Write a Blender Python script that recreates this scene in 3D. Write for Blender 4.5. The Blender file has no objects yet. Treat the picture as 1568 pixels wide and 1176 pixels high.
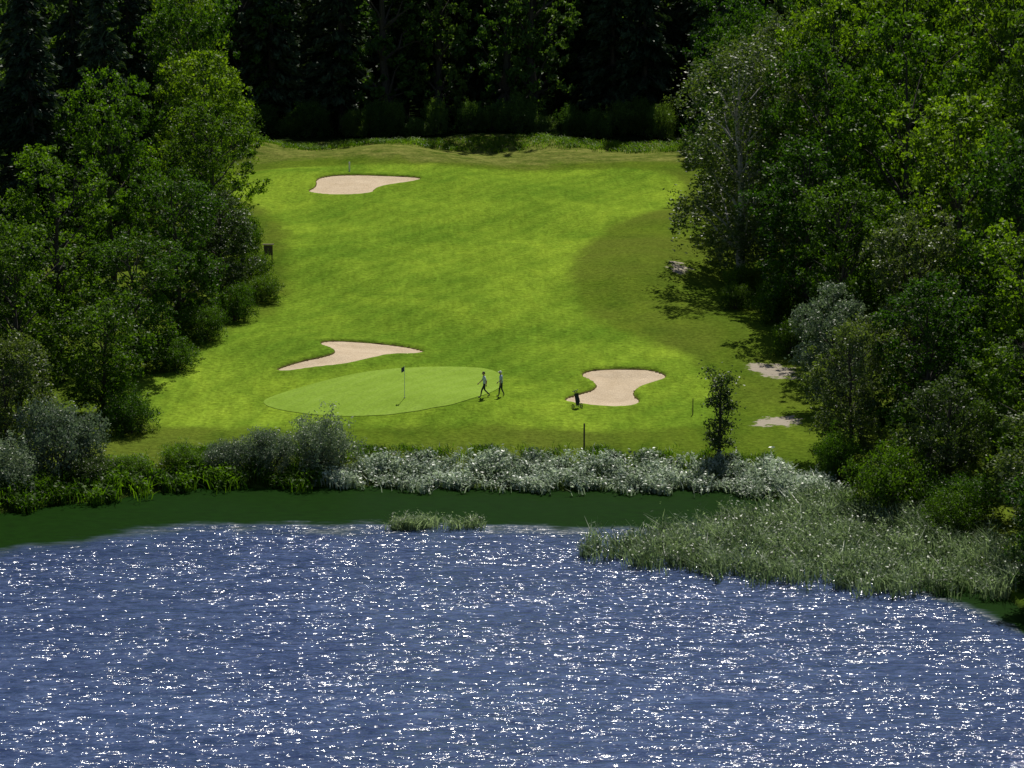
import bpy, bmesh, math, random
import numpy as np
from mathutils import Vector, Matrix
random.seed(7); rng=np.random.default_rng(7)
scene=bpy.context.scene
COL=scene.collection

# ---------------------------------------------------------------- materials
def new_mat(name):
    m=bpy.data.materials.new(name); m.use_nodes=True
    nt=m.node_tree; nt.nodes.clear()
    out=nt.nodes.new('ShaderNodeOutputMaterial')
    return m,nt,out
def N(nt,t,**k):
    n=nt.nodes.new(t)
    for a,b in k.items():
        if a.startswith('i_'):
            n.inputs[a[2:].replace('_',' ')].default_value=b
        else: setattr(n,a,b)
    return n
def L(nt,a,b): nt.links.new(a,b)
def noise(nt,vec,scale,detail=3,rough=.55,dist=0):
    n=N(nt,'ShaderNodeTexNoise'); n.inputs['Scale'].default_value=scale
    n.inputs['Detail'].default_value=detail; n.inputs['Roughness'].default_value=rough
    n.inputs['Distortion'].default_value=dist
    if vec is not None: L(nt,vec,n.inputs['Vector'])
    return n.outputs['Fac']
def mapping(nt,scale,rot=(0,0,0)):
    g=N(nt,'ShaderNodeNewGeometry'); m=N(nt,'ShaderNodeMapping')
    m.inputs['Scale'].default_value=scale; m.inputs['Rotation'].default_value=rot
    L(nt,g.outputs['Position'],m.inputs['Vector']); return m.outputs['Vector']
def ramp(nt,fac,stops):
    r=N(nt,'ShaderNodeValToRGB'); e=r.color_ramp.elements
    while len(e)<len(stops): e.new(.5)
    for i,(p,c) in enumerate(stops):
        e[i].position=p; e[i].color=(c[0],c[1],c[2],1) if not isinstance(c,(int,float)) else (c,c,c,1)
    L(nt,fac,r.inputs['Fac']); return r.outputs['Color']
def mix(nt,fac,a,b,mode='MIX'):
    m=N(nt,'ShaderNodeMix',data_type='RGBA',blend_type=mode)
    for sock,v in ((m.inputs[0],fac),(m.inputs[6],a),(m.inputs[7],b)):
        if hasattr(v,'is_output'): L(nt,v,sock)
        elif isinstance(v,(int,float)): sock.default_value=v
        else: sock.default_value=(v[0],v[1],v[2],1)
    return m.outputs[2]
def mth(nt,op,a,b=0,c=0):
    m=N(nt,'ShaderNodeMath',operation=op)
    for i,v in enumerate((a,b,c)):
        if hasattr(v,'is_output'): L(nt,v,m.inputs[i])
        else: m.inputs[i].default_value=v
    return m.outputs[0]
def vmth(nt,op,a,b=None,s=None):
    m=N(nt,'ShaderNodeVectorMath',operation=op)
    for i,v in enumerate((a,b)):
        if v is None: continue
        if hasattr(v,'is_output'): L(nt,v,m.inputs[i])
        else: m.inputs[i].default_value=v
    if s is not None:
        if hasattr(s,'is_output'): L(nt,s,m.inputs['Scale'])
        else: m.inputs['Scale'].default_value=s
    return m.outputs[0]
def maprange(nt,v,a,b,c=0,d=1):
    m=N(nt,'ShaderNodeMapRange',interpolation_type='SMOOTHSTEP')
    L(nt,v,m.inputs[0])
    for i,x in enumerate((a,b,c,d)): m.inputs[i+1].default_value=x
    return m.outputs[0]
def attr(nt,name):
    a=N(nt,'ShaderNodeAttribute',attribute_name=name); return a.outputs['Fac']
def bump(nt,h,strength,dist,normal=None):
    b=N(nt,'ShaderNodeBump'); b.inputs['Strength'].default_value=strength; b.inputs['Distance'].default_value=dist
    L(nt,h,b.inputs['Height'])
    if normal is not None: L(nt,normal,b.inputs['Normal'])
    return b.outputs['Normal']
def simple(name,col,rough=.6,metal=0,var=.15,scale=20):
    m,nt,out=new_mat(name)
    p=N(nt,'ShaderNodeBsdfPrincipled'); p.inputs['Roughness'].default_value=rough; p.inputs['Metallic'].default_value=metal
    tc=N(nt,'ShaderNodeTexCoord')
    f=noise(nt,tc.outputs['Object'],scale,3)
    c=mix(nt,f,[x*(1-var) for x in col],[min(1,x*(1+var)) for x in col])
    L(nt,c,p.inputs['Base Color']); L(nt,p.outputs[0],out.inputs[0]); return m

# ---------------------------------------------------------------- terrain function
SX=[-1500,-150,-50,-38.5,-31.1,-23.8,-20,-12.6,-3.5,4.8,14.3,17.9,19.8,23.2,25.9,26.8,30,35,60,150,1500]
SY=[120,140,149,152,154.5,158.4,161.4,161.4,161,160.5,160.5,156,152.1,145.9,140.1,133.5,125,118,110,105,100]
PY=[-2000,160,166,175,190,210,235,260,266,272,280,288,300,315,345,420,1500]
PZ=[0,0,0.9,1.7,2.9,4.5,6.4,8.1,8.4,9.2,9.6,9.3,9.4,10.5,19,44,140]
def shoreY(x): return np.interp(x,SX,SY)+.35*np.sin(x*1.3)+.25*np.sin(x*2.9+1)
def smst(t):
    t=np.clip(t,0,1); return t*t*(3-2*t)
_py=np.linspace(100,420,1601); _pz=np.interp(_py,PY,PZ)
_k=np.exp(-np.linspace(-2.2,2.2,21)**2); _k/=_k.sum()
_pz=np.convolve(np.pad(_pz,10,mode='edge'),_k,'valid')
def prof(y): return np.where((y>100)&(y<420),np.interp(y,_py,_pz),np.interp(y,PY,PZ))
def H0(x,y):
    x=np.asarray(x,float); y=np.asarray(y,float)
    d=y-shoreY(x)
    z=prof(y)*smst(d/5)+.4*smst(d/2.5)
    und=.34*np.sin(x*.16+y*.05)*np.sin(y*.11+1)+.15*np.sin(.21*x-.17*y)+.11*np.sin(.33*x+.22*y+2)+.06*np.sin(.11*x+.47*y+1)
    z=z+und*smst((d-6)/10)
    z=z+.9*np.exp(-((x+27)/5)**2-((y-275)/4)**2)
    z=z+.3*np.sin(x*.35)*np.exp(-((y-276)/5)**2)
    z=z+1.1*np.exp(-((x-12)/5)**2-((y-216)/10)**2)
    return np.where(d<0,np.maximum(-3,d*.25),z)

def poly_sd(P,X,Y):
    """signed distance (negative inside) to polygon P"""
    P=np.array(P); shp=X.shape; x=X.ravel(); y=Y.ravel()
    dmin=np.full(x.shape,1e9); ins=np.zeros(x.shape,bool)
    n=len(P)
    for i in range(n):
        a=P[i]; b=P[(i+1)%n]; e=b-a
        t=np.clip(((x-a[0])*e[0]+(y-a[1])*e[1])/(e@e),0,1)
        dmin=np.minimum(dmin,np.hypot(x-a[0]-t*e[0],y-a[1]-t*e[1]))
        c=((a[1]>y)!=(b[1]>y))
        with np.errstate(divide='ignore',invalid='ignore'):
            xi=(b[0]-a[0])*(y-a[1])/(b[1]-a[1]+1e-12)+a[0]
        ins^=c&(x<xi)
    return np.where(ins,-dmin,dmin).reshape(shp)
def smooth_poly(P,it=2):
    P=[tuple(p) for p in P]
    for _ in range(it):
        Q=[]
        for i in range(len(P)):
            a=P[i]; b=P[(i+1)%len(P)]
            Q.append((.75*a[0]+.25*b[0],.75*a[1]+.25*b[1])); Q.append((.25*a[0]+.75*b[0],.25*a[1]+.75*b[1]))
        P=Q
    return P
GREEN=smooth_poly([(-17.4,178.2),(-16.2,179.8),(-14.1,181.9),(-10.5,184.7),(-6.8,186.4),(-4,187),(-1.6,186.4),(-0.6,184.2),(-0.7,180.7),(-1.8,177.3),(-3.7,174.9),(-6.4,173.7),(-9.5,173.4),(-12.6,174),(-15.4,175.6),(-17,176.9)],3)
BUNK={'a':smooth_poly([(-17.5,185.7),(-15.9,187.5),(-13.6,189),(-13,190.5),(-14.7,192.4),(-14,193.9),(-11,194.1),(-8,193.4),(-6.2,191.9),(-7,190.6),(-8.9,190.2),(-10.5,188.2),(-12.1,186.6),(-14.4,186),(-16.2,185.2)]),
'b':smooth_poly([(3.5,178.5),(4.6,180),(5.8,181.2),(5.9,182.6),(4.7,184.3),(5.5,185.6),(7.8,185.8),(10.2,185.8),(11.4,184.3),(10.6,183),(9.2,181.9),(8.5,180.3),(9.2,178.5),(8.1,177),(5.8,176.8),(3.7,177.3)]),
'c':smooth_poly([(-20.2,252.5),(-19.2,254.6),(-19.6,258),(-17.2,259.8),(-13.3,260.4),(-8.7,259.8),(-9.3,257.6),(-11.8,256),(-13.4,254.2),(-13.4,252),(-15.4,250.8),(-17.9,250.8)])}
FAIR=smooth_poly([(-29,264),(-12.1,266.8),(17,266),(16.5,247),(11.5,238.5),(7.4,231),(5.5,222),(4.9,211.5),(5.2,204.5),(7.3,198.8),(10.6,193.5),(14.1,187),(15,175),(10,170.5),(-3.6,170.8),(-9.8,171.3),(-21,171),(-27,174),(-27,180),(-22.8,194.5),(-18.8,204.5),(-18.2,211.5),(-19.3,226),(-21.6,239),(-24.3,246.5),(-28,250.5)])
PATCH=[smooth_poly([(16.8,187.3),(18,188.1),(20,187),(20.8,185),(19,184.2),(17.7,185.6)]),smooth_poly([(16.2,172.6),(17.4,174.6),(19.5,175),(19.3,172.4),(17.6,172)]),smooth_poly([(12.9,213.5),(13.6,218),(14.4,218),(14.6,215),(14,213)])]

def axis(segs):
    v=[]
    for a,b,s in segs: v+=list(np.arange(a,b,s))
    v.append(segs[-1][1]); return np.array(v,float)
def grid_mesh(name,xs,ys,zf):
    X,Y=np.meshgrid(xs,ys); Z=zf(X,Y)
    nx,ny=len(xs),len(ys)
    idx=np.arange(nx*ny).reshape(ny,nx)
    f=np.stack([idx[:-1,:-1],idx[:-1,1:],idx[1:,1:],idx[1:,:-1]],-1).reshape(-1,4)
    return mesh_np(name,np.stack([X,Y,Z],-1).reshape(-1,3),f),X,Y
def mesh_np(name,V,F,matidx=None,smooth=False):
    V=np.asarray(V,np.float32); F=np.asarray(F,np.int32)
    me=bpy.data.meshes.new(name); k=F.shape[1]
    me.vertices.add(len(V)); me.vertices.foreach_set('co',V.ravel())
    me.loops.add(F.size); me.loops.foreach_set('vertex_index',F.ravel())
    me.polygons.add(len(F)); me.polygons.foreach_set('loop_start',np.arange(0,F.size,k,dtype=np.int32))
    try: me.polygons.foreach_set('loop_total',np.full(len(F),k,np.int32))
    except Exception: pass
    if matidx is not None: me.polygons.foreach_set('material_index',np.asarray(matidx,np.int32))
    me.update(calc_edges=True); me.validate()
    me.polygons.foreach_set('use_smooth',np.full(len(me.polygons),smooth,bool))
    return me
def fattr(me,name,arr):
    a=me.attributes.new(name,'FLOAT','POINT'); a.data.foreach_set('value',np.asarray(arr,np.float32).ravel())
def obj(name,me,mats=(),parent=None,loc=(0,0,0)):
    o=bpy.data.objects.new(name,me); COL.objects.link(o); o.location=loc
    for m in mats: me.materials.append(m)
    if parent: o.parent=parent
    return o
def empty(name,loc):
    e=bpy.data.objects.new(name,None); COL.objects.link(e); e.location=loc; e.empty_display_size=.3; return e

# ---------------------------------------------------------------- ground
xs=axis([(-1500,-200,100),(-200,-50,6),(-50,-32,.8),(-32,26,.25),(26,50,.8),(50,200,6),(200,1500,100)])
ys=axis([(-300,100,20),(100,130,3),(130,160,.6),(160,196,.25),(196,248,.4),(248,264,.25),(264,300,.5),(300,400,5),(400,1500,60)])
def zter(X,Y):
    z=H0(X,Y)
    for P in BUNK.values():
        sd=poly_sd(P,X,Y); z=z-.5*smst((-sd)/.45)
        z=z+.08*np.exp(-((sd-.5)/.6)**2)
    return z
gme,X,Y=grid_mesh('ground',xs,ys,zter)
sds=np.minimum.reduce([poly_sd(P,X,Y) for P in BUNK.values()])
fattr(gme,'sd_sand',sds); fattr(gme,'sd_fair',poly_sd(FAIR,X,Y)); fattr(gme,'sd_green',poly_sd(GREEN,X,Y))
fattr(gme,'sd_patch',np.minimum.reduce([poly_sd(P,X,Y) for P in PATCH]))
fattr(gme,'shore',Y-shoreY(X))
gme.polygons.foreach_set('use_smooth',np.ones(len(gme.polygons),bool))

m,nt,out=new_mat('grass_ground')
v1=mapping(nt,(1,1,1)); vs=mapping(nt,(1,.45,1),(0,0,.5))
nL=noise(nt,v1,.075,3,.6,.6); nM=noise(nt,vs,.35,5,.65,.8); nF=noise(nt,v1,3.2,5,.75); nT=noise(nt,v1,1.1,4,.7)
sdf=attr(nt,'sd_fair')
sdn=mth(nt,'ADD',sdf,mth(nt,'ADD',mth(nt,'MULTIPLY',mth(nt,'SUBTRACT',nT,.5),1.6),mth(nt,'MULTIPLY',mth(nt,'SUBTRACT',nM,.5),2.6)))
ff=maprange(nt,sdn,-1.2,1.0,1,0)
fair=mix(nt,ramp(nt,nL,[(.36,0),(.62,1)]),(.088,.165,.014),(.198,.292,.024))
fair=mix(nt,ramp(nt,nM,[(.35,0),(.65,.7)]),fair,(.092,.168,.014))
wv=N(nt,'ShaderNodeTexWave',wave_type='BANDS',bands_direction='X'); wv.inputs['Scale'].default_value=.17; wv.inputs['Distortion'].default_value=9; wv.inputs['Detail'].default_value=2; wv.inputs['Detail Scale'].default_value=.07
L(nt,mapping(nt,(1,.6,1),(0,0,.75)),wv.inputs['Vector'])
streak=noise(nt,mapping(nt,(1.1,.12,1),(0,0,.5)),1.0,5,.65,1.5)
fair=mix(nt,mth(nt,'MULTIPLY',wv.outputs['Fac'],mth(nt,'MULTIPLY',nL,.42)),fair,(.215,.31,.03))
fair=mix(nt,.42,fair,ramp(nt,streak,[(.3,.28),(.7,.66)]),'OVERLAY')
rough=mix(nt,ramp(nt,nM,[(.3,0),(.7,1)]),(.052,.096,.009),(.110,.162,.015))
rough=mix(nt,ramp(nt,nL,[(.4,0),(.65,.8)]),rough,(.098,.126,.018))
col=mix(nt,ff,rough,fair)
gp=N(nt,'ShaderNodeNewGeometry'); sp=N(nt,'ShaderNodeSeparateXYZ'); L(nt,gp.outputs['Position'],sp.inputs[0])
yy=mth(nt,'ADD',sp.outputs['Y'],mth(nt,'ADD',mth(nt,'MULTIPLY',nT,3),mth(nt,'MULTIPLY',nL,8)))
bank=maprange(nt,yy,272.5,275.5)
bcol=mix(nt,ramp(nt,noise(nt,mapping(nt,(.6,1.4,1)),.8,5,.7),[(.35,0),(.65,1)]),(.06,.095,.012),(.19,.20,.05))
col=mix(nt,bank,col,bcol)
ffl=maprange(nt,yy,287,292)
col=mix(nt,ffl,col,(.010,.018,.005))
col=mix(nt,.8,col,ramp(nt,nF,[(.25,.18),(.5,.5),(.78,.87)]),'OVERLAY')
lip=maprange(nt,attr(nt,'sd_sand'),-.16,-.02,1,0)
col=mix(nt,lip,col,(.09,.065,.028))
pt=maprange(nt,mth(nt,'ADD',attr(nt,'sd_patch'),mth(nt,'MULTIPLY',mth(nt,'SUBTRACT',nT,.5),4.5)),-.3,.3,1,0)
col=mix(nt,pt,col,(.34,.30,.24))
mud=maprange(nt,mth(nt,'ADD',attr(nt,'shore'),mth(nt,'MULTIPLY',nT,2)),.8,3.5,1,0)
col=mix(nt,mud,col,(.03,.05,.010))
p=N(nt,'ShaderNodeBsdfPrincipled'); p.inputs['Roughness'].default_value=.9; p.inputs['Specular IOR Level'].default_value=.0
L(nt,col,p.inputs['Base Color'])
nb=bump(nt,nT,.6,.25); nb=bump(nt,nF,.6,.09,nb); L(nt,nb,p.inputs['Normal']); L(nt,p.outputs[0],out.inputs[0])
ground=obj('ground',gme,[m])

# ---------------------------------------------------------------- green and bunkers
def ring_sheet(name,P,dz,rings=20):
    P=np.array(P); c=P.mean(0); n=len(P); V=[]; 
    for r in range(1,rings+1):
        t=r/rings; V.append(c+(P-c)*t)
    V=np.vstack([c[None]]+V); z=H0(V[:,0],V[:,1])+dz
    V=np.column_stack([V,z]); bm=bmesh.new(); vs=[bm.verts.new(v) for v in V]
    for i in range(n): bm.faces.new((vs[0],vs[1+i],vs[1+(i+1)%n]))
    for r in range(rings-1):
        a=1+r*n; b=a+n
        for i in range(n): j=(i+1)%n; bm.faces.new((vs[a+i],vs[b+i],vs[b+j],vs[a+j]))
    bmesh.ops.recalc_face_normals(bm,faces=bm.faces)
    me=bpy.data.meshes.new(name); bm.to_mesh(me); bm.free()
    for q in me.polygons: q.use_smooth=True
    return me
m,nt,out=new_mat('putting_green_turf')
v1=mapping(nt,(1,1,1)); nM=noise(nt,v1,.4,4,.6); nF=noise(nt,v1,6,3,.6)
wv=N(nt,'ShaderNodeTexWave',wave_type='BANDS',bands_direction='X'); wv.inputs['Scale'].default_value=.28; wv.inputs['Distortion'].default_value=1.2
L(nt,mapping(nt,(1,1,1),(0,0,.6)),wv.inputs['Vector'])
col=mix(nt,mth(nt,'MULTIPLY',wv.outputs['Fac'],.5),(.190,.300,.032),(.220,.330,.050))
col=mix(nt,ramp(nt,nM,[(.35,0),(.7,.8)]),col,(.150,.245,.020))
col=mix(nt,.45,col,ramp(nt,nF,[(.3,.3),(.7,.72)]),'OVERLAY')
p=N(nt,'ShaderNodeBsdfPrincipled'); p.inputs['Roughness'].default_value=.9; p.inputs['Specular IOR Level'].default_value=.05
L(nt,col,p.inputs['Base Color']); L(nt,bump(nt,nF,.3,.03),p.inputs['Normal']); L(nt,p.outputs[0],out.inputs[0])
obj('putting_green',ring_sheet('putting_green',GREEN,.03),[m])

m,nt,out=new_mat('bunker_sand')
v1=mapping(nt,(1,1,1)); nM=noise(nt,v1,.9,4); nF=noise(nt,v1,9,4,.7)
col=mix(nt,nM,(.44,.34,.22),(.64,.53,.39)); col=mix(nt,.4,col,ramp(nt,nF,[(.3,.33),(.7,.66)]),'OVERLAY')
p=N(nt,'ShaderNodeBsdfPrincipled'); p.inputs['Roughness'].default_value=.95; p.inputs['Specular IOR Level'].default_value=.1
L(nt,col,p.inputs['Base Color']); L(nt,bump(nt,mth(nt,'ADD',nF,nM),.7,.12),p.inputs['Normal']); L(nt,p.outputs[0],out.inputs[0])
sand=m
for P in BUNK.values():
    A=np.array(P); st=.25
    gx=np.arange(A[:,0].min()-.5,A[:,0].max()+.5,st); gy=np.arange(A[:,1].min()-.5,A[:,1].max()+.5,st)
    XX,YY=np.meshgrid(gx,gy); sd=poly_sd(P,XX,YY)
    ZZ=H0(XX,YY)-.13-.16*smst(-sd/2.0)
    nx,ny=len(gx),len(gy); idx=np.arange(nx*ny).reshape(ny,nx)
    keep=(sd[:-1,:-1]<.05)&(sd[1:,1:]<.05)&(sd[:-1,1:]<.05)&(sd[1:,:-1]<.05)
    F=np.stack([idx[:-1,:-1],idx[:-1,1:],idx[1:,1:],idx[1:,:-1]],-1)[keep]
    me=mesh_np('sand_bunker',np.stack([XX,YY,ZZ],-1).reshape(-1,3),F,smooth=True)
    obj('sand_bunker',me,[sand])

# ---------------------------------------------------------------- water
xs=axis([(-1500,-200,100),(-200,-60,10),(-60,60,1),(60,200,10),(200,1500,100)])
ys=axis([(-300,60,30),(60,120,4),(120,168,.5)])
wme,X,Y=grid_mesh('lake_water',xs,ys,lambda x,y:x*0.)
fattr(wme,'offshore',shoreY(X)-Y)
m,nt,out=new_mat('lake_water')
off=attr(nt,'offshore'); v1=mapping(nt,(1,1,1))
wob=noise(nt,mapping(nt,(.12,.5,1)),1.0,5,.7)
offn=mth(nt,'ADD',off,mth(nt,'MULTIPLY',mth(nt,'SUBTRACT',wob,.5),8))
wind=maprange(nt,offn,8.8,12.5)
w1=noise(nt,mapping(nt,(.35,.9,1),(0,0,.15)),1.0,3,.6,.6)
w2=noise(nt,mapping(nt,(1.2,2.6,1),(0,0,-.1)),1.0,3,.6,.4)
h=mth(nt,'ADD',mth(nt,'MULTIPLY',w1,.6),mth(nt,'MULTIPLY',w2,.3))
gust=maprange(nt,noise(nt,mapping(nt,(.09,.24,1),(0,0,.12)),1.0,5,.65),.3,.7,.50,1.25)
b=N(nt,'ShaderNodeBump'); b.inputs['Strength'].default_value=1.0; b.inputs['Distance'].default_value=.42
L(nt,mth(nt,'MULTIPLY',h,mth(nt,'ADD',.003,mth(nt,'MULTIPLY',wind,gust))),b.inputs['Height'])
# small wavelet facets: each ripple face leans its own way
def facets(scale,rot,amp):
    wv_=mapping(nt,scale,(0,0,rot))
    nz=N(nt,'ShaderNodeTexNoise'); nz.inputs['Scale'].default_value=.8; nz.inputs['Detail'].default_value=1; L(nt,wv_,nz.inputs['Vector'])
    v=vmth(nt,'ADD',wv_,vmth(nt,'SCALE',nz.outputs['Color'],s=.8))
    vo=N(nt,'ShaderNodeTexVoronoi',voronoi_dimensions='2D'); vo.inputs['Scale'].default_value=1; L(nt,v,vo.inputs['Vector'])
    c=vmth(nt,'SUBTRACT',vo.outputs['Color'],(.5,.5,.5))
    c=vmth(nt,'MULTIPLY',c,(2*amp*1.15,2*amp,0)); return c
t=vmth(nt,'ADD',facets((3.0,4.6,1),.05,.245),facets((7.5,10,1),-.1,.11))
t=vmth(nt,'SCALE',t,s=mth(nt,'MULTIPLY',wind,gust))
nrm=vmth(nt,'NORMALIZE',vmth(nt,'ADD',b.outputs[0],t))
p=N(nt,'ShaderNodeBsdfPrincipled'); p.inputs['IOR'].default_value=1.33
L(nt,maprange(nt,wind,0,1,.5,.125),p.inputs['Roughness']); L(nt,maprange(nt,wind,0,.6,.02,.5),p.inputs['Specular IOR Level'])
sky_tint=mix(nt,ramp(nt,w1,[(.35,0),(.65,1)]),(.042,.070,.165),(.085,.126,.255))  # blue sky reflection and dark wave troughs painted into the base colour
sky_tint=mix(nt,ramp(nt,w2,[(.35,.6),(.6,0)]),sky_tint,(.014,.026,.080))
sky_tint=mix(nt,ramp(nt,noise(nt,mapping(nt,(.03,.08,1)),1.0,3),[(.35,.35),(.6,0)]),sky_tint,(.022,.036,.10))
col=mix(nt,wind,mix(nt,w2,(.003,.012,.0008),(.008,.036,.002)),sky_tint)  # calm band near shore: dark green reflection painted in as base colour
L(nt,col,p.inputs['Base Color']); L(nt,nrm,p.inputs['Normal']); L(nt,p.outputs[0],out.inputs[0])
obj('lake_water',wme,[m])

# ---------------------------------------------------------------- foliage
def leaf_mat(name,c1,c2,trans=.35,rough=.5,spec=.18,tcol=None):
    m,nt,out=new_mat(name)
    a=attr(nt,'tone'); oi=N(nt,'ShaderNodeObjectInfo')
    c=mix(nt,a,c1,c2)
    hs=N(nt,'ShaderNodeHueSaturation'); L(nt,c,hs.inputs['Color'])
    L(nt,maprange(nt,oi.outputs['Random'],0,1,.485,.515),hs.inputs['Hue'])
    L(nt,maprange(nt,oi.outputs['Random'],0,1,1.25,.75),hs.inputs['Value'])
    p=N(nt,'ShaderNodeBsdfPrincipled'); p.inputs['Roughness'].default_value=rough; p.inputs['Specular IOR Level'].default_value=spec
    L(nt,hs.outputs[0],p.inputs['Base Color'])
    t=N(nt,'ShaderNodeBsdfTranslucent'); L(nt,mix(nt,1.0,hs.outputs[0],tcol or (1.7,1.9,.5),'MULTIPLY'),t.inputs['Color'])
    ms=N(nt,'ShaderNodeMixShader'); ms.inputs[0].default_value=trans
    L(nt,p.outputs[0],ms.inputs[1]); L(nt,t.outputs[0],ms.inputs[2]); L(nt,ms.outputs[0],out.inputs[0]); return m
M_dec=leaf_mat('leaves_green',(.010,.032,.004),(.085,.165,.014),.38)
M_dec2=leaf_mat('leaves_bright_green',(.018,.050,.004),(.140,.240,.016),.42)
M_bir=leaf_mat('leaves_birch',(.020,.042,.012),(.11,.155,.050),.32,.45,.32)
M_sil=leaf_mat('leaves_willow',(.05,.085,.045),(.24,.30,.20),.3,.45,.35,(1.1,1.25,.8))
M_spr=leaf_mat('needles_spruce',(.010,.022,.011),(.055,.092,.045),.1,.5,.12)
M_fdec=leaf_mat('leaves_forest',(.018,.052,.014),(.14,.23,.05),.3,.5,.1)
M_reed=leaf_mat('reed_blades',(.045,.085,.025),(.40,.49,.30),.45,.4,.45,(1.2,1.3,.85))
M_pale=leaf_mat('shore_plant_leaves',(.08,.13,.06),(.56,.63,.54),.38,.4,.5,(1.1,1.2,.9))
M_bark=simple('bark_dark',(.06,.05,.04),.9,var=.5,scale=6)
M_birbark=simple('bark_birch',(.38,.36,.33),.8,var=.7,scale=3)

def unit(v): return v/np.maximum(np.linalg.norm(v,axis=-1,keepdims=True),1e-9)
def tubes(segs,n=6):
    V=[];F=[];o=0
    for p0,p1,r0,r1 in segs:
        p0=np.array(p0,float);p1=np.array(p1,float); d=unit(p1-p0)
        a=np.cross(d,[0,0,1]) if abs(d[2])<.9 else np.cross(d,[1,0,0]); a=unit(a); b=np.cross(d,a)
        for p,r in ((p0,r0),(p1,r1)):
            for k in range(n):
                t=2*math.pi*k/n; V.append(p+r*(math.cos(t)*a+math.sin(t)*b))
        for k in range(n): F.append((o+k,o+(k+1)%n,o+n+(k+1)%n,o+n+k))
        o+=2*n
    return np.array(V),np.array(F)
def branch(p0,p1,r0,r1,r,k=4,w=.12):
    pts=[np.array(p0,float)+(np.array(p1,float)-np.array(p0,float))*t for t in np.linspace(0,1,k+1)]
    ln=np.linalg.norm(pts[-1]-pts[0])
    for i in range(1,k): pts[i]=pts[i]+r.normal(0,w*ln/k,3)+np.array([0,0,.05*ln*math.sin(math.pi*i/k)])
    rr=np.linspace(r0,r1,k+1)
    return [(pts[i],pts[i+1],rr[i],rr[i+1]) for i in range(k)],pts
def leaf_quads(C,s,r,up=.5,ratio=.55,A=None):
    n=len(C)
    nrm=unit(r.normal(0,1,(n,3))+np.array([0,0,up]))
    a=unit(np.cross(nrm,r.normal(0,1,(n,3)))) if A is None else A
    b=unit(np.cross(nrm,a))
    s=(s*r.uniform(.6,1.3,n))[:,None]
    V=np.stack([C-a*s*.5,C+b*s*.5*ratio-a*s*.05,C+a*s*.5,C-b*s*.5*ratio-a*s*.05],1).reshape(-1,3)
    F=np.arange(4*n).reshape(n,4); return V,F
def assemble(name,segs,LV,LF,tone,n=6):
    TV,TF=tubes(segs,n); V=np.vstack([TV,LV]); F=np.vstack([TF,LF+len(TV)])
    mi=np.r_[np.zeros(len(TF)),np.ones(len(LF))]
    me=mesh_np(name,V,F,mi)
    fattr(me,'tone',np.r_[np.zeros(len(TV)),np.repeat(tone,4)])
    return me
def broadleaf(name,seed,h=16,R=5,nl=24000,leaf=.26,base=.12,lobes=26,droop=0):
    r=np.random.default_rng(seed)
    segs,tp=branch((0,0,-.4),(r.normal(0,.4),r.normal(0,.4),h*.86),.022*h*.9,.03,r,7,.05)
    ctr=[];rad=[]
    for i in range(lobes):
        t=(i+.5)/lobes; z=h*(base+(.93-base)*t)
        env=R*(math.sin(math.pi*min(1,(t*.72+.12)))**.6)
        ang=i*2.4+r.uniform(-.5,.5); rr=env*r.uniform(.35,.85)
        if t>.95: rr*=.4
        c=np.array([rr*math.cos(ang),rr*math.sin(ang),z+r.uniform(-.5,.5)]); ctr.append(c); rad.append(R*r.uniform(.20,.42))
        k=min(6,max(1,int(t*6))); s,_=branch(tp[k],c,.009*h*(1-.6*t),.02,r,3); segs+=s
    ctr=np.array(ctr);rad=np.array(rad)
    nc=nl//34
    li=r.choice(lobes,nc,p=rad**2/np.sum(rad**2))
    d=unit(r.normal(0,1,(nc,3))+np.array([0,0,.35])); q=rad[li]*r.uniform(.55,1.12,nc)
    cc=ctr[li]+d*q[:,None]*np.array([1,1,.8])
    if droop: cc[:,2]-=droop*r.uniform(0,1,nc)**2*np.hypot(cc[:,0],cc[:,1])/R
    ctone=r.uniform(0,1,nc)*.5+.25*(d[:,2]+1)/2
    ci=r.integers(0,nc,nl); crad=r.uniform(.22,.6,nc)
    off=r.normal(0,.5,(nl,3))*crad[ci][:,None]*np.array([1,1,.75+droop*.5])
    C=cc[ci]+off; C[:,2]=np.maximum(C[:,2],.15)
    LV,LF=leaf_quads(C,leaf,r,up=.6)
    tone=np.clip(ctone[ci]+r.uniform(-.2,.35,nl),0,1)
    return assemble(name,segs,LV,LF,tone)
def spruce(name,seed,h=24,R=3.6,nl=12000,base=.1):
    r=np.random.default_rng(seed)
    segs,_=branch((0,0,-.4),(0,0,h),.014*h,.02,r,6,.01); nb=240
    t=np.sort(r.uniform(base,.99,nb)); ang=r.uniform(0,6.283,nb); ln=R*(1-t)**.75*r.uniform(.7,1.15,nb)+.2
    for i in range(0,nb,2):
        e=(ln[i]*math.cos(ang[i])*.9,ln[i]*math.sin(ang[i])*.9,h*t[i]-.32*ln[i]); segs.append(((0,0,h*t[i]),e,.04,.01))
    bi=r.choice(nb,nl,p=ln/ln.sum()); u=r.uniform(.08,1,nl)**.7
    lat=r.normal(0,.16,nl)*ln[bi]*(1.1-u)+r.normal(0,.12,nl)
    dx=np.cos(ang[bi]);dy=np.sin(ang[bi]); rr=u*ln[bi]
    C=np.stack([dx*rr-dy*lat,dy*rr+dx*lat,h*t[bi]-.38*rr+.10*rr**2/np.maximum(ln[bi],.5)-r.uniform(0,.35,nl)],1)
    A=unit(np.stack([dx,dy,-.6+0*dx],1)+r.normal(0,.45,(nl,3)))
    LV,LF=leaf_quads(C,.6,r,up=.8,ratio=.38,A=A)
    return assemble(name,segs,LV,LF,np.clip(u*.7+r.uniform(-.2,.3,nl),0,1))
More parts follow.
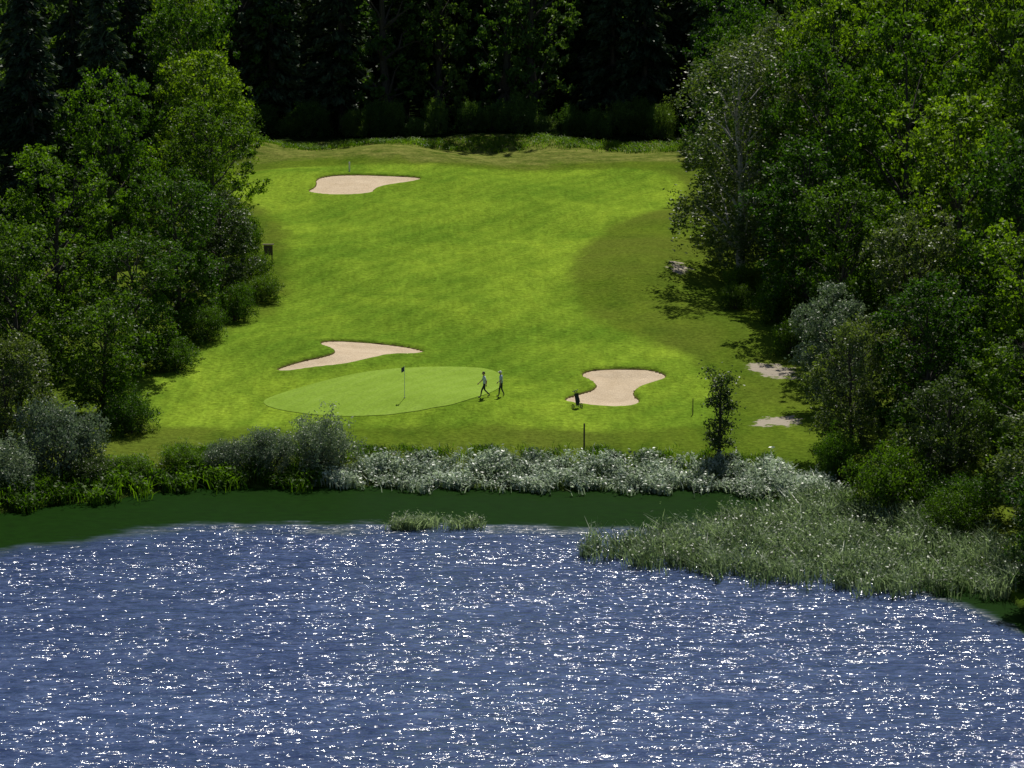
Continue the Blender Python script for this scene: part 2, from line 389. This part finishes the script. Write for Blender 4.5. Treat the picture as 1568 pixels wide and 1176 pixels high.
def bush(name,seed,h=3.5,R=2.6,nl=12000,leaf=.17):
    r=np.random.default_rng(seed); segs=[]; lobes=16; ctr=[];rad=[]
    for i in range(lobes):
        a=i*2.4; rr=R*math.sqrt((i+.5)/lobes)*.75
        z=h*(.72-.42*(rr/R)**1.5)*r.uniform(.75,1.1)
        c=np.array([rr*math.cos(a),rr*math.sin(a),z]); ctr.append(c); rad.append(h*r.uniform(.2,.34))
        s,_=branch((r.normal(0,.25),r.normal(0,.25),-.2),c,.05,.015,r,3); segs+=s
    ctr=np.array(ctr);rad=np.array(rad); nc=nl//25
    li=r.integers(0,lobes,nc); d=unit(r.normal(0,1,(nc,3))+np.array([0,0,.3]))
    cc=ctr[li]+d*(rad[li]*r.uniform(.4,1.15,nc))[:,None]
    low=r.uniform(0,1,nc)<.3
    cc[low,2]*=r.uniform(.1,.8,low.sum())
    ci=r.integers(0,nc,nl); C=cc[ci]+r.normal(0,.16,(nl,3)); C[:,2]=np.maximum(C[:,2],.05)
    LV,LF=leaf_quads(C,leaf,r,up=.5,ratio=.42)
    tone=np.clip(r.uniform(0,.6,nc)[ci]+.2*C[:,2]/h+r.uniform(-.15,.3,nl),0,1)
    return assemble(name,segs,LV,LF,tone,5)
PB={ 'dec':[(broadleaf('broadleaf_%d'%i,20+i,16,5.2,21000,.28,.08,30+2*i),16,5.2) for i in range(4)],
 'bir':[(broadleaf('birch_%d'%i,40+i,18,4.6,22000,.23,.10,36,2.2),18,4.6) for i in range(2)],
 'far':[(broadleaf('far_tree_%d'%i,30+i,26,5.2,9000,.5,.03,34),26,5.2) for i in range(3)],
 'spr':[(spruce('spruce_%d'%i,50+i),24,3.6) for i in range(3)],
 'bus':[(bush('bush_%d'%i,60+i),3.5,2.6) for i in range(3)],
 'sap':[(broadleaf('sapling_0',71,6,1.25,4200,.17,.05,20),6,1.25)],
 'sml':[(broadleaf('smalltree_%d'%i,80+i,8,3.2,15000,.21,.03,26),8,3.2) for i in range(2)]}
for L_ in PB.values():
    for me,_,_ in L_: me.materials.append(M_bark); me.materials.append(M_dec)
cnt=0
def plant(kind,name,x,y,h,R=None,leaf=None,bark=None,parent=None,rz=None):
    global cnt
    cnt+=1; me,h0,R0=PB[kind][cnt%len(PB[kind])]
    o=bpy.data.objects.new(name,me); COL.objects.link(o)
    z=float(H0(x,y)); s=h/h0; sr=s if R is None else R/R0
    o.location=(x,y,max(z,-.1)-.05); o.scale=(sr,sr*random.uniform(.92,1.08),s); o.rotation_euler=(0,0,random.uniform(0,6.28) if rz is None else rz)
    if leaf: o.material_slots[1].link='OBJECT'; o.material_slots[1].material=leaf
    if bark: o.material_slots[0].link='OBJECT'; o.material_slots[0].material=bark
    if parent: o.parent=parent
    return o
# right side
plant('bir','birch_tree',19.2,216.5,20,6.4,M_bir,M_birbark)
R_=[('bir','birch_tree',22.5,223,21,5.5,M_bir),('dec','alder_tree',27,219,24,6.5,M_dec2),('dec','maple_tree',25,209,20,5.5,M_dec),('dec','alder_tree',34,224,27,7,M_dec2),('dec','alder_tree',21.5,237,20,5,M_dec),
('dec','alder_tree',21.5,252,20,5,M_dec),('spr','spruce_tree',23,268,26,4,M_spr),('dec','alder_tree',29,240,25,6.5,M_dec),('spr','spruce_tree',22,281,27,4,M_spr),
('dec','maple_tree',22.6,199,15,4.8,M_dec),('dec','alder_tree',31,203,23,6.5,M_dec2),('dec','maple_tree',40,208,28,7,M_dec2),('dec','maple_tree',24.4,188.5,14,4.6,M_dec),
('dec','alder_tree',32.5,188,20,6.5,M_dec2),('dec','alder_tree',40,192,25,6.5,M_dec),('sml','goat_willow',22.0,177,8.5,3,M_sil),('dec','alder_tree',27.5,176,14,4.6,M_bir),
('dec','alder_tree',34.5,176,19,5.5,M_dec),('sml','goat_willow',22.2,166.5,8.5,3,M_bir),('dec','maple_tree',27,165,12,4.2,M_dec),('dec','alder_tree',33,163,17,5.2,M_dec2),
('sml','goat_willow',26.6,155.5,8,2.9,M_bir),('dec','alder_tree',31.5,151,12,4.3,M_dec),('sml','goat_willow',30.2,142,8,3.2,M_bir),
('sml','goat_willow',29.2,135,7,3,M_dec)]
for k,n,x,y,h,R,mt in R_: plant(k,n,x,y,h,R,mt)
plant('bus','willow_bush',22.9,152.5,4.6,3.0,M_dec)
plant('bus','willow_bush',20.6,161,3.4,1.7,M_dec)
plant('bus','willow_bush',26.5,149.5,3.4,2.6,M_dec)
plant('sap','young_tree',13.4,165.2,6.2,1.3,M_bir)
for x,y,h,R in ((20.5,199,3.5,2),(20.6,190,3,1.6),(18.5,209,3,1.6),(25.5,147,3,2),(17.6,204,2.2,1.4)): plant('bus','shrub',x,y,h,R,M_dec)
# left side
L_=[('dec','alder_tree',-33.4,272,23,5.4,M_dec),('dec','maple_tree',-32.0,257,23,5,M_dec2),('dec','alder_tree',-30,243,21,4.8,M_dec),('dec','alder_tree',-27.0,230,17,4.8,M_dec2),
('dec','maple_tree',-25.0,217,14,4.6,M_dec),('dec','goat_willow',-23.2,206.5,9,3.6,M_bir),('dec','alder_tree',-25.4,197,13,4.4,M_dec),('dec','maple_tree',-32.3,209,18,5,M_dec2),
('spr','spruce_tree',-34.5,222,27,4.2,M_spr),('spr','spruce_tree',-39.5,236,30,4.4,M_spr),('dec','alder_tree',-27.0,186,10.5,4.0,M_dec),('spr','spruce_tree',-38.5,209,28,4.5,M_spr),
('dec','maple_tree',-33.5,191,15,5,M_dec2),('sml','goat_willow',-28.0,175,8.5,3.4,M_dec),('dec','alder_tree',-33.5,174,14,4.6,M_dec),('spr','spruce_tree',-40,190,25,4.3,M_spr),
('sml','goat_willow',-32.5,165,8,3.2,M_bir),('dec','alder_tree',-39.5,166,17,5,M_dec),('spr','spruce_tree',-36.5,250,28,4.4,M_spr)]
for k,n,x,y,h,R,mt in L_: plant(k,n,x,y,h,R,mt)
for x,y,h,R in ((-20.0,208,2.4,1.7),(-21.3,212,3.5,1.8),(-21.6,201,3.2,1.8),(-22.8,221,4,1.8),(-23.2,194,3,1.8),(-24.3,186,2.6,1.8),(-25.6,171,3,2),(-28.6,274,5,2.4)): plant('bus','shrub',x,y,h,R,M_dec)
for x,y,h,R,mt in ((-28.6,161.8,5.4,3.2,M_sil),(-31.6,158.0,3.6,2.5,M_sil),(-26.4,160.2,2.2,1.7,M_bir),(-24.2,161.8,1.6,1.6,M_dec2),(-21.3,163.4,1.8,1.7,M_dec2),(-18.2,163.4,2.3,1.8,M_sil),(-15.6,163.4,3.1,2.0,M_sil),(-12.2,163.6,3.9,2.5,M_sil),(-35,158,3.5,2.5,M_dec)):
    plant('bus','willow_bush',x,y,h,R,mt)

# distant / surrounding woodland masses
forest=empty('distant_forest',(0,300,0)); 
def mass(parent,x,y,conif,hm=1):
    if random.random()<conif: o=plant('spr','tree',x,y,random.uniform(27,34)*hm,random.uniform(3.8,4.8),M_spr)
    else: o=plant('far','tree',x,y,random.uniform(26,33)*hm,random.uniform(4.5,6),M_fdec)
    o.parent=parent; o.matrix_parent_inverse=Matrix.Translation(-parent.location)
for row in range(5):
    yy=297+(0,9,18,30,42)[row]
    for i in range(int(136/6)):
        mass(forest,-68+i*6+random.uniform(-2,2),yy+random.uniform(-2,2),(.35,.6,.5,.3,.3)[row],(1,1.05,1.05,.9,.9)[row])
for i in range(22):
    x=-30+i*2.8+random.uniform(-1,1); o=plant('bus','undergrowth',x,random.uniform(289,293),random.uniform(2,5),random.uniform(1.6,2.6),M_fdec); o.parent=forest; o.matrix_parent_inverse=Matrix.Translation(-forest.location)
wl=empty('woodland',(-60,220,0)); wr=empty('woodland',(60,220,0))
for y in np.arange(180,298,10):
    ex=-47 if y<230 else -44
    for x in np.arange(ex,-58,-8):
        mass(wl,x+random.uniform(-1.5,1.5),y+random.uniform(-2,2),.6)
for y in np.arange(132,298,10):
    ex=42 if y<160 else (47 if y<210 else (44 if y<240 else 33))
    for x in np.arange(ex,56,8):
        mass(wr,x+random.uniform(-1.5,1.5),y+random.uniform(-2,2),.35)

# ---------------------------------------------------------------- reeds / shore plants
def blades(name,PX,PY,hh,w,r,lean=.25,zmin=None):
    n=len(PX); z=H0(PX,PY); z=np.maximum(z,-.15)
    B=np.stack([PX,PY,z],1); a=r.uniform(0,6.283,n)
    wv=np.stack([np.cos(a),np.sin(a),0*a],1)*(w*r.uniform(.6,1.3,n))[:,None]*.5
    ld=r.normal(0,lean,(n,2)); ld[:,0]-=.08
    h=hh[:,None]
    mid=B+np.concatenate([ld*.35,np.ones((n,1))*.6],1)*h
    tip=B+np.concatenate([ld*1.3,np.ones((n,1))*.95],1)*h
    V=np.stack([B-wv*.6,B+wv*.6,mid+wv,mid-wv,tip+wv*.15,tip-wv*.15],1).reshape(-1,3)
    i=np.arange(n)[:,None]*6
    F=np.concatenate([i+np.array([[0,1,2,3]]),i+np.array([[3,2,4,5]])],1).reshape(-1,4)
    me=mesh_np(name,V,F); return me,n
def in_poly(P,n,r,dens_noise=True):
    A=np.array(P); pts=[]; tot=0
    while tot<n:
        x=r.uniform(A[:,0].min(),A[:,0].max(),n); y=r.uniform(A[:,1].min(),A[:,1].max(),n)
        ns=np.sin(x*1.7+2*np.sin(y*.9))*np.sin(y*1.3+1.5*np.sin(x*.8))
        k=(poly_sd(P,x,y)<(.9*ns-.1+r.normal(0,.5,n)))&(r.uniform(0,1,n)<.6+.45*ns)
        pts.append(np.stack([x[k],y[k]],1)); tot+=k.sum()
    return np.vstack(pts)[:n]
def reed_patch(name,P,n,hm,w,mat,lean=.2,leaf=None,ls=.26):
    r=np.random.default_rng(len(name)+n); Q=in_poly(P,n,r)
    ns=np.sin(Q[:,0]*.9+np.sin(Q[:,1]))*np.sin(Q[:,1]*1.1)*.6+.4*np.sin(Q[:,0]*2.7+2*np.sin(Q[:,1]*1.7))*np.sin(Q[:,1]*2.9)
    hh=hm*(1+.35*ns)*r.uniform(.5,1.2,n)
    me,_=blades(name,Q[:,0],Q[:,1],hh,w,r,lean)
    tone=np.clip(.38+.42*ns+r.uniform(-.35,.45,n),0,1)
    if leaf:
        k=leaf; ci=r.integers(0,n,k); C=np.stack([Q[ci,0],Q[ci,1],np.maximum(H0(Q[ci,0],Q[ci,1]),0)+hh[ci]*r.uniform(.45,1.05,k)],1)+r.normal(0,.06,(k,3))
        LV,LF=leaf_quads(C,ls,r,up=1.6,ratio=.5)
        V=np.empty(len(me.vertices)*3,np.float32); me.vertices.foreach_get('co',V); V=V.reshape(-1,3)
        F=np.empty(len(me.loops),np.int32); me.loops.foreach_get('vertex_index',F); F=F.reshape(-1,4)
        me=mesh_np(name,np.vstack([V,LV]),np.vstack([F,LF+len(V)])); 
        fattr(me,'tone',np.r_[np.repeat(tone,6),np.repeat(np.clip(tone[ci]+r.uniform(-.2,.3,k),0,1),4)])
    else: fattr(me,'tone',np.repeat(tone,6))
    obj(name,me,[mat])
reed_patch('reed_bed',[(3.9,143.9),(6.5,142.4),(10.7,139.7),(14.9,138.3),(19.9,136.3),(27,134.8),(29,142),(24,150),(19.5,157),(15.5,155),(12,151.3),(8.5,148.5),(5.0,146.2)],16000,1.2,.06,M_reed,.3,leaf=14000,ls=.2)
reed_patch('reed_bed',[(-7.6,150),(-1.6,150),(-1.8,151.2),(-7.2,151.6)],800,.8,.05,M_reed,.35,leaf=600,ls=.16)
reed_patch('shore_plants',[(-12.6,161.4),(-7.6,160.6),(4.8,160.2),(13,159.6),(19.6,156),(20.9,159),(17,162.6),(10,164),(0,164.8),(-9.5,164.6)],7000,.75,.08,M_pale,.3,leaf=24000,ls=.24)
reed_patch('shore_grass',[(-36,154),(-31,154.7),(-26,157.3),(-20,161),(-12,161),(-12,163.2),(-20,163.5),(-26,161),(-36,158.5)],8000,1.0,.07,M_dec2,.3,leaf=12000)
reed_patch('tall_grass',[(-22,165.4),(-10,165),(5,164.9),(17,163.2),(17,164.6),(5,165.8),(-10,166.4),(-22,166.8)],7000,.4,.05,M_dec2,.45)
reed_patch('rough_grass',[(-28,275),(-10,275),(10,275),(20,273),(20,281),(0,282),(-28,281)],12000,.45,.06,M_dec2,.5)

# ---------------------------------------------------------------- small objects
M_wood=simple('weathered_wood',(.10,.075,.05),.85,var=.4)
M_white=simple('white_paint',(.75,.75,.72),.5,var=.05)
M_dark=simple('dark_fabric',(.02,.022,.03),.7,var=.3)
M_shirt=simple('pale_blue_cloth',(.45,.55,.72),.8,var=.1)
M_shirt2=simple('white_cloth',(.62,.68,.78),.8,var=.08)
M_trous=simple('navy_cloth',(.02,.025,.045),.8,var=.2)
M_skin=simple('skin',(.42,.24,.16),.55,var=.06)
M_hair=simple('hair_brown',(.03,.018,.01),.6,var=.3)
M_shoe=simple('shoe_leather',(.05,.045,.04),.5)
M_metal=simple('brushed_steel',(.5,.5,.52),.35,.9,var=.05)
M_rub=simple('rubber',(.02,.02,.02),.8)
M_flag=simple('flag_cloth',(.05,.06,.16),.7)
def tube_mesh(name,segs,n=10,caps=True):
    bm=bmesh.new()
    for p0,p1,r0,r1 in segs:
        p0=Vector(p0);p1=Vector(p1); d=p1-p0
        mt=Matrix.Translation((p0+p1)/2)@d.to_track_quat('Z','Y').to_matrix().to_4x4()
        bmesh.ops.create_cone(bm,cap_ends=caps,segments=n,radius1=r0,radius2=max(r1,1e-4),depth=d.length,matrix=mt)
    me=bpy.data.meshes.new(name); bm.to_mesh(me); bm.free(); return me
def box_mesh(name,size,loc=(0,0,0),bev=.01):
    bm=bmesh.new(); bmesh.ops.create_cube(bm,size=1,matrix=Matrix.Translation(loc)@Matrix.Diagonal((*size,1)))
    bmesh.ops.bevel(bm,geom=bm.edges[:],offset=bev,segments=2,affect='EDGES')
    me=bpy.data.meshes.new(name); bm.to_mesh(me); bm.free(); return me
def gz(x,y): return float(H0(x,y))
# flagstick
x,y=-7.4,176.6; e=empty('golf_flagstick',(x,y,gz(x,y)+.03))
obj('pole',tube_mesh('pole',[((0,0,-.1),(0,0,2.25),.022,.016)]),[M_white],e)
obj('cup',tube_mesh('cup',[((0,0,.0),(0,0,.02),.07,.07)],16),[M_dark],e)
bm=bmesh.new(); nx=9; g=[[bm.verts.new((-.02-.20*i/nx,.05*math.sin(i*.9),2.2-.34*j/3-.10*i/nx)) for j in range(4)] for i in range(nx+1)]
for i in range(nx):
    for j in range(3): bm.faces.new((g[i][j],g[i+1][j],g[i+1][j+1],g[i][j+1]))
me=bpy.data.meshes.new('flag'); bm.to_mesh(me); bm.free(); obj('flag',me,[M_flag],e)
def post(name,x,y,h,r,mat):
    o=obj(name,tube_mesh(name,[((0,0,-.3),(0,0,h-.06),r,r*.92),((0,0,h-.06),(0,0,h),r*.92,r*.5)]),[mat],None,(x,y,gz(x,y))); return o
post('wooden_post',4.7,166.3,1.75,.06,M_wood)
post('wooden_stake',12.4,175.5,1.1,.035,M_wood); post('wooden_stake',15,176.5,1.0,.035,M_wood)
post('white_marker_post',-16.3,261.2,1.0,.09,M_white)
# notice board on the left edge
x,y=-20.6,219; e=empty('notice_board',(x,y,gz(x,y)))
obj('legs',tube_mesh('legs',[((-.3,0,-.2),(-.3,0,1.7),.05,.05),((.3,0,-.2),(.3,0,1.7),.05,.05)]),[M_wood],e)
obj('board',box_mesh('board',(.75,.05,.85),(0,-.08,1.3)),[M_wood],e)
obj('roof',box_mesh('roof',(.95,.35,.06),(0,-.05,1.8)),[M_wood],e)
# golf bag on trolley
x,y=4.5,175.7; e=empty('golf_trolley',(x,y,gz(x,y)))
e.rotation_euler=(0,0,.5)
obj('bag',tube_mesh('bag',[((0,-.05,.22),(0,.16,.95),.13,.15),((0,.16,.95),(0,.175,1.0),.165,.165),((0.13,.0,.4),(.13,.1,.7),.06,.06)],16),[M_dark],e)
obj('clubs',tube_mesh('clubs',[((dx,.17,.9),(dx*1.5,.24+dy,1.15+dy),.012,.012) for dx,dy in ((-.08,0),(-.03,.05),(.03,.02),(.08,.06))]+[((dx*1.5,.24+dy,1.15+dy),(dx*1.5+.08,.25+dy,1.18+dy),.03,.02) for dx,dy in ((-.08,0),(-.03,.05),(.03,.02),(.08,.06))]),[M_dark],e)
obj('frame',tube_mesh('frame',[((0,-.12,.12),(0,.25,1.0),.018,.018),((0,.25,1.0),(0,.55,1.08),.018,.018),((-.33,.05,.15),(.33,.05,.15),.016,.016),((-.12,.55,1.08),(.12,.55,1.08),.02,.02)]),[M_dark],e)
bm=bmesh.new()
for sx in (-.33,.33):
    for k in range(24):
        a=2*math.pi*k/24;b_=2*math.pi*(k+1)/24
        p0=Vector((sx,.05+.15*math.cos(a),.15+.15*math.sin(a)));p1=Vector((sx,.05+.15*math.cos(b_),.15+.15*math.sin(b_))); d=p1-p0
        bmesh.ops.create_cone(bm,cap_ends=True,segments=8,radius1=.025,radius2=.025,depth=d.length*1.2,matrix=Matrix.Translation((p0+p1)/2)@d.to_track_quat('Z','Y').to_matrix().to_4x4())
        if k%4==0:
            q=Vector((sx,.05,.15)); d=p0-q; bmesh.ops.create_cone(bm,cap_ends=True,segments=6,radius1=.008,radius2=.008,depth=d.length,matrix=Matrix.Translation((p0+q)/2)@d.to_track_quat('Z','Y').to_matrix().to_4x4())
me=bpy.data.meshes.new('wheels'); bm.to_mesh(me); bm.free(); obj('wheels',me,[M_rub],e)

# ---------------------------------------------------------------- golfers
def skin_mesh(name,pts,edges,rads,root=0,sub=2):
    me=bpy.data.meshes.new(name); me.from_pydata(pts,edges,[])
    o=bpy.data.objects.new(name,me); COL.objects.link(o)
    o.modifiers.new('s','SKIN'); sv=me.skin_vertices[0].data
    for i,r in enumerate(rads):
        sv[i].radius=r if isinstance(r,tuple) else (r,r); sv[i].use_root=(i==root)
    md=o.modifiers.new('u','SUBSURF'); md.levels=sub; md.render_levels=sub
    bpy.context.view_layer.update()
    ev=o.evaluated_get(bpy.context.evaluated_depsgraph_get()); nm=bpy.data.meshes.new_from_object(ev)
    bpy.data.objects.remove(o); nm.name=name
    for q in nm.polygons: q.use_smooth=True
    return nm
def golfer(x,y,rz,phase,shirt,cap):
    e=empty('golfer',(x,y,gz(x,y)+.01)); e.rotation_euler=(0,0,rz)
    f=phase
    P=[(0,0,.96),(0,0,1.13),(.015,0,1.34),(.02,0,1.48),(.035,0,1.57),
       (.02,.17,1.44),(-.10*f,.22,1.16),(.08-.16*f,.22,.93),
       (.02,-.17,1.44),(.10*f,-.22,1.17),(.18+.14*f,-.20,.97),
       (0,.09,.90),(.17*f,.10,.52),(.24*f,.10,.12),(.24*f+.05,.10,.05),(.24*f+.19,.11,.035),
       (0,-.09,.90),(-.02*f,-.10,.50),(-.32*f,-.10,.16),(-.30*f,-.10,.09),(-.17*f,-.11,.035)]
    E=[(0,1),(1,2),(2,3),(3,4),(2,5),(5,6),(6,7),(2,8),(8,9),(9,10),(0,11),(11,12),(12,13),(13,14),(14,15),(0,16),(16,17),(17,18),(18,19),(19,20)]
    R=[(.12,.16),(.11,.145),(.125,.175),(.07,.09),.052,.068,.045,.028,.068,.045,.028,.088,.06,.042,.045,.035,.088,.06,.042,.045,.035]
    me=skin_mesh('body',P,E,R)
    for mt in (M_trous,shirt,M_skin,M_shoe): me.materials.append(mt)
    for q in me.polygons:
        c=q.center
        if abs(c.y)>.165 and c.z<1.22 and c.z>.8: q.material_index=2
        elif c.z>1.50: q.material_index=2
        elif c.z>.98: q.material_index=1
        elif c.z>.13: q.material_index=0
        else: q.material_index=3
    obj('body',me,[],e)
    for sgn,w,el in ((1,P[7],P[6]),(-1,P[10],P[9])):
        w=Vector(w); d=(w-Vector(el)).normalized(); side=Vector((1,0,0)); side=(side-d*side.dot(d)).normalized(); inn=Vector((0,-sgn,0))
        pts=[w,w+d*.05,w+d*.09]; ed=[(0,1),(1,2)]; rd=[(.024,.03),(.018,.036),(.016,.034)]
        for k,(off,ln) in enumerate(((.03,.07),(.011,.08),(-.010,.074),(-.029,.058))):
            b0=len(pts); p=w+d*.09+side*off
            pts+= [p,p+d*ln*.45+inn*.01,p+d*ln*.8+inn*.03,p+d*ln*.95+inn*.05]
            ed+=[(2,b0),(b0,b0+1),(b0+1,b0+2),(b0+2,b0+3)]; rd+=[.0095,.009,.0085,.007]
        b0=len(pts); p=w+d*.035+side*.035
        pts+=[p,p+d*.03+side*.02+inn*.01,p+d*.055+side*.022+inn*.02]; ed+=[(1,b0),(b0,b0+1),(b0+1,b0+2)]; rd+=[.011,.010,.008]
        obj('hand',skin_mesh('hand',[tuple(q) for q in pts],ed,rd,0,1),[M_skin],e)
    bm=bmesh.new(); bmesh.ops.create_uvsphere(bm,u_segments=24,v_segments=18,radius=1)
    for v in bm.verts:
        cx,cy,cz=v.co; wdt=1-.22*max(0,-cz); v.co=Vector((cx*.098*(1-.1*max(0,-cz))+(.012 if cx>0 and cz<0 else 0),cy*.076*wdt,cz*.122))
        if cx>.85 and abs(cy)<.25 and -.35<cz<.05: v.co.x+=.018
        if cx>.8 and .05<cz<.25 and .2<abs(cy)<.5: v.co.x-=.006
    bmesh.ops.create_uvsphere(bm,u_segments=8,v_segments=6,radius=.018,matrix=Matrix.Translation((.108,0,-.02))@Matrix.Diagonal((1,.7,1.3,1)))
    for s in (-1,1): bmesh.ops.create_uvsphere(bm,u_segments=8,v_segments=6,radius=.03,matrix=Matrix.Translation((0,.077*s,-.01))@Matrix.Diagonal((.7,.35,1.1,1)))
    me=bpy.data.meshes.new('head'); bm.to_mesh(me); bm.free()
    for q in me.polygons: q.use_smooth=True
    hd=obj('head',me,[M_skin],e,(.055,0,1.68)); hd.rotation_euler=(0,.12,0)
    fe=bmesh.new()
    for s in (-1,1): bmesh.ops.create_uvsphere(fe,u_segments=8,v_segments=6,radius=.011,matrix=Matrix.Translation((.093,.032*s,.012)))
    bmesh.ops.create_cube(fe,size=1,matrix=Matrix.Translation((.103,0,-.062))@Matrix.Diagonal((.008,.045,.008,1)))
    me=bpy.data.meshes.new('eyes_and_mouth'); fe.to_mesh(me); fe.free(); obj('eyes_and_mouth',me,[M_hair],hd)
    bm=bmesh.new(); bmesh.ops.create_uvsphere(bm,u_segments=24,v_segments=16,radius=1)
    for v in bm.verts: v.co=Vector((v.co.x*.106-.006,v.co.y*.084,v.co.z*.128+.004))
    bmesh.ops.delete(bm,geom=[v for v in bm.verts if (v.co.x>.01 and v.co.z<.055) or v.co.z<-.055],context='VERTS')
    me=bpy.data.meshes.new('hair'); bm.to_mesh(me); bm.free(); obj('hair',me,[M_hair if not cap else M_white],hd)
    if cap:
        bm=bmesh.new(); bmesh.ops.create_cone(bm,cap_ends=True,segments=20,radius1=.075,radius2=.07,depth=.008,matrix=Matrix.Translation((.10,0,.055))@Matrix.Diagonal((1.0,.95,1,1)))
        me=bpy.data.meshes.new('cap_brim'); bm.to_mesh(me); bm.free(); obj('cap_brim',me,[M_white],hd)
    return e
golfer(-1.9,176.6,math.pi+.15,1.15,M_shirt2,False)
golfer(-.75,177.2,math.pi-.3,.55,M_shirt,True)

# ---------------------------------------------------------------- light, sky, camera
el=math.radians(56); az=math.radians(13)
sv=Vector((math.sin(az)*math.cos(el),math.cos(az)*math.cos(el),math.sin(el)))
sl=bpy.data.lights.new('sun','SUN'); sl.energy=5; sl.angle=math.radians(.5); sl.color=(1,.95,.86)
so=bpy.data.objects.new('sun',sl); COL.objects.link(so); so.rotation_euler=sv.to_track_quat('Z','Y').to_euler(); so.location=sv*400
w=bpy.data.worlds.new('World'); scene.world=w; w.use_nodes=True; nt=w.node_tree
sk=nt.nodes.new('ShaderNodeTexSky'); sk.sky_type='NISHITA'; sk.sun_disc=False; sk.sun_elevation=el; sk.sun_rotation=az
bg=nt.nodes['Background']; bg.inputs['Strength'].default_value=.06; nt.links.new(sk.outputs[0],bg.inputs['Color'])
cam=bpy.data.cameras.new('camera'); co=bpy.data.objects.new('camera',cam); COL.objects.link(co)
co.location=(0,0,38); co.rotation_euler=(math.radians(90-11),0,0)
cam.sensor_width=36; cam.lens=91.84; cam.clip_end=4000; cam.clip_start=1
scene.camera=co
scene.view_settings.view_transform='Standard'; scene.view_settings.look='None'; scene.view_settings.exposure=0
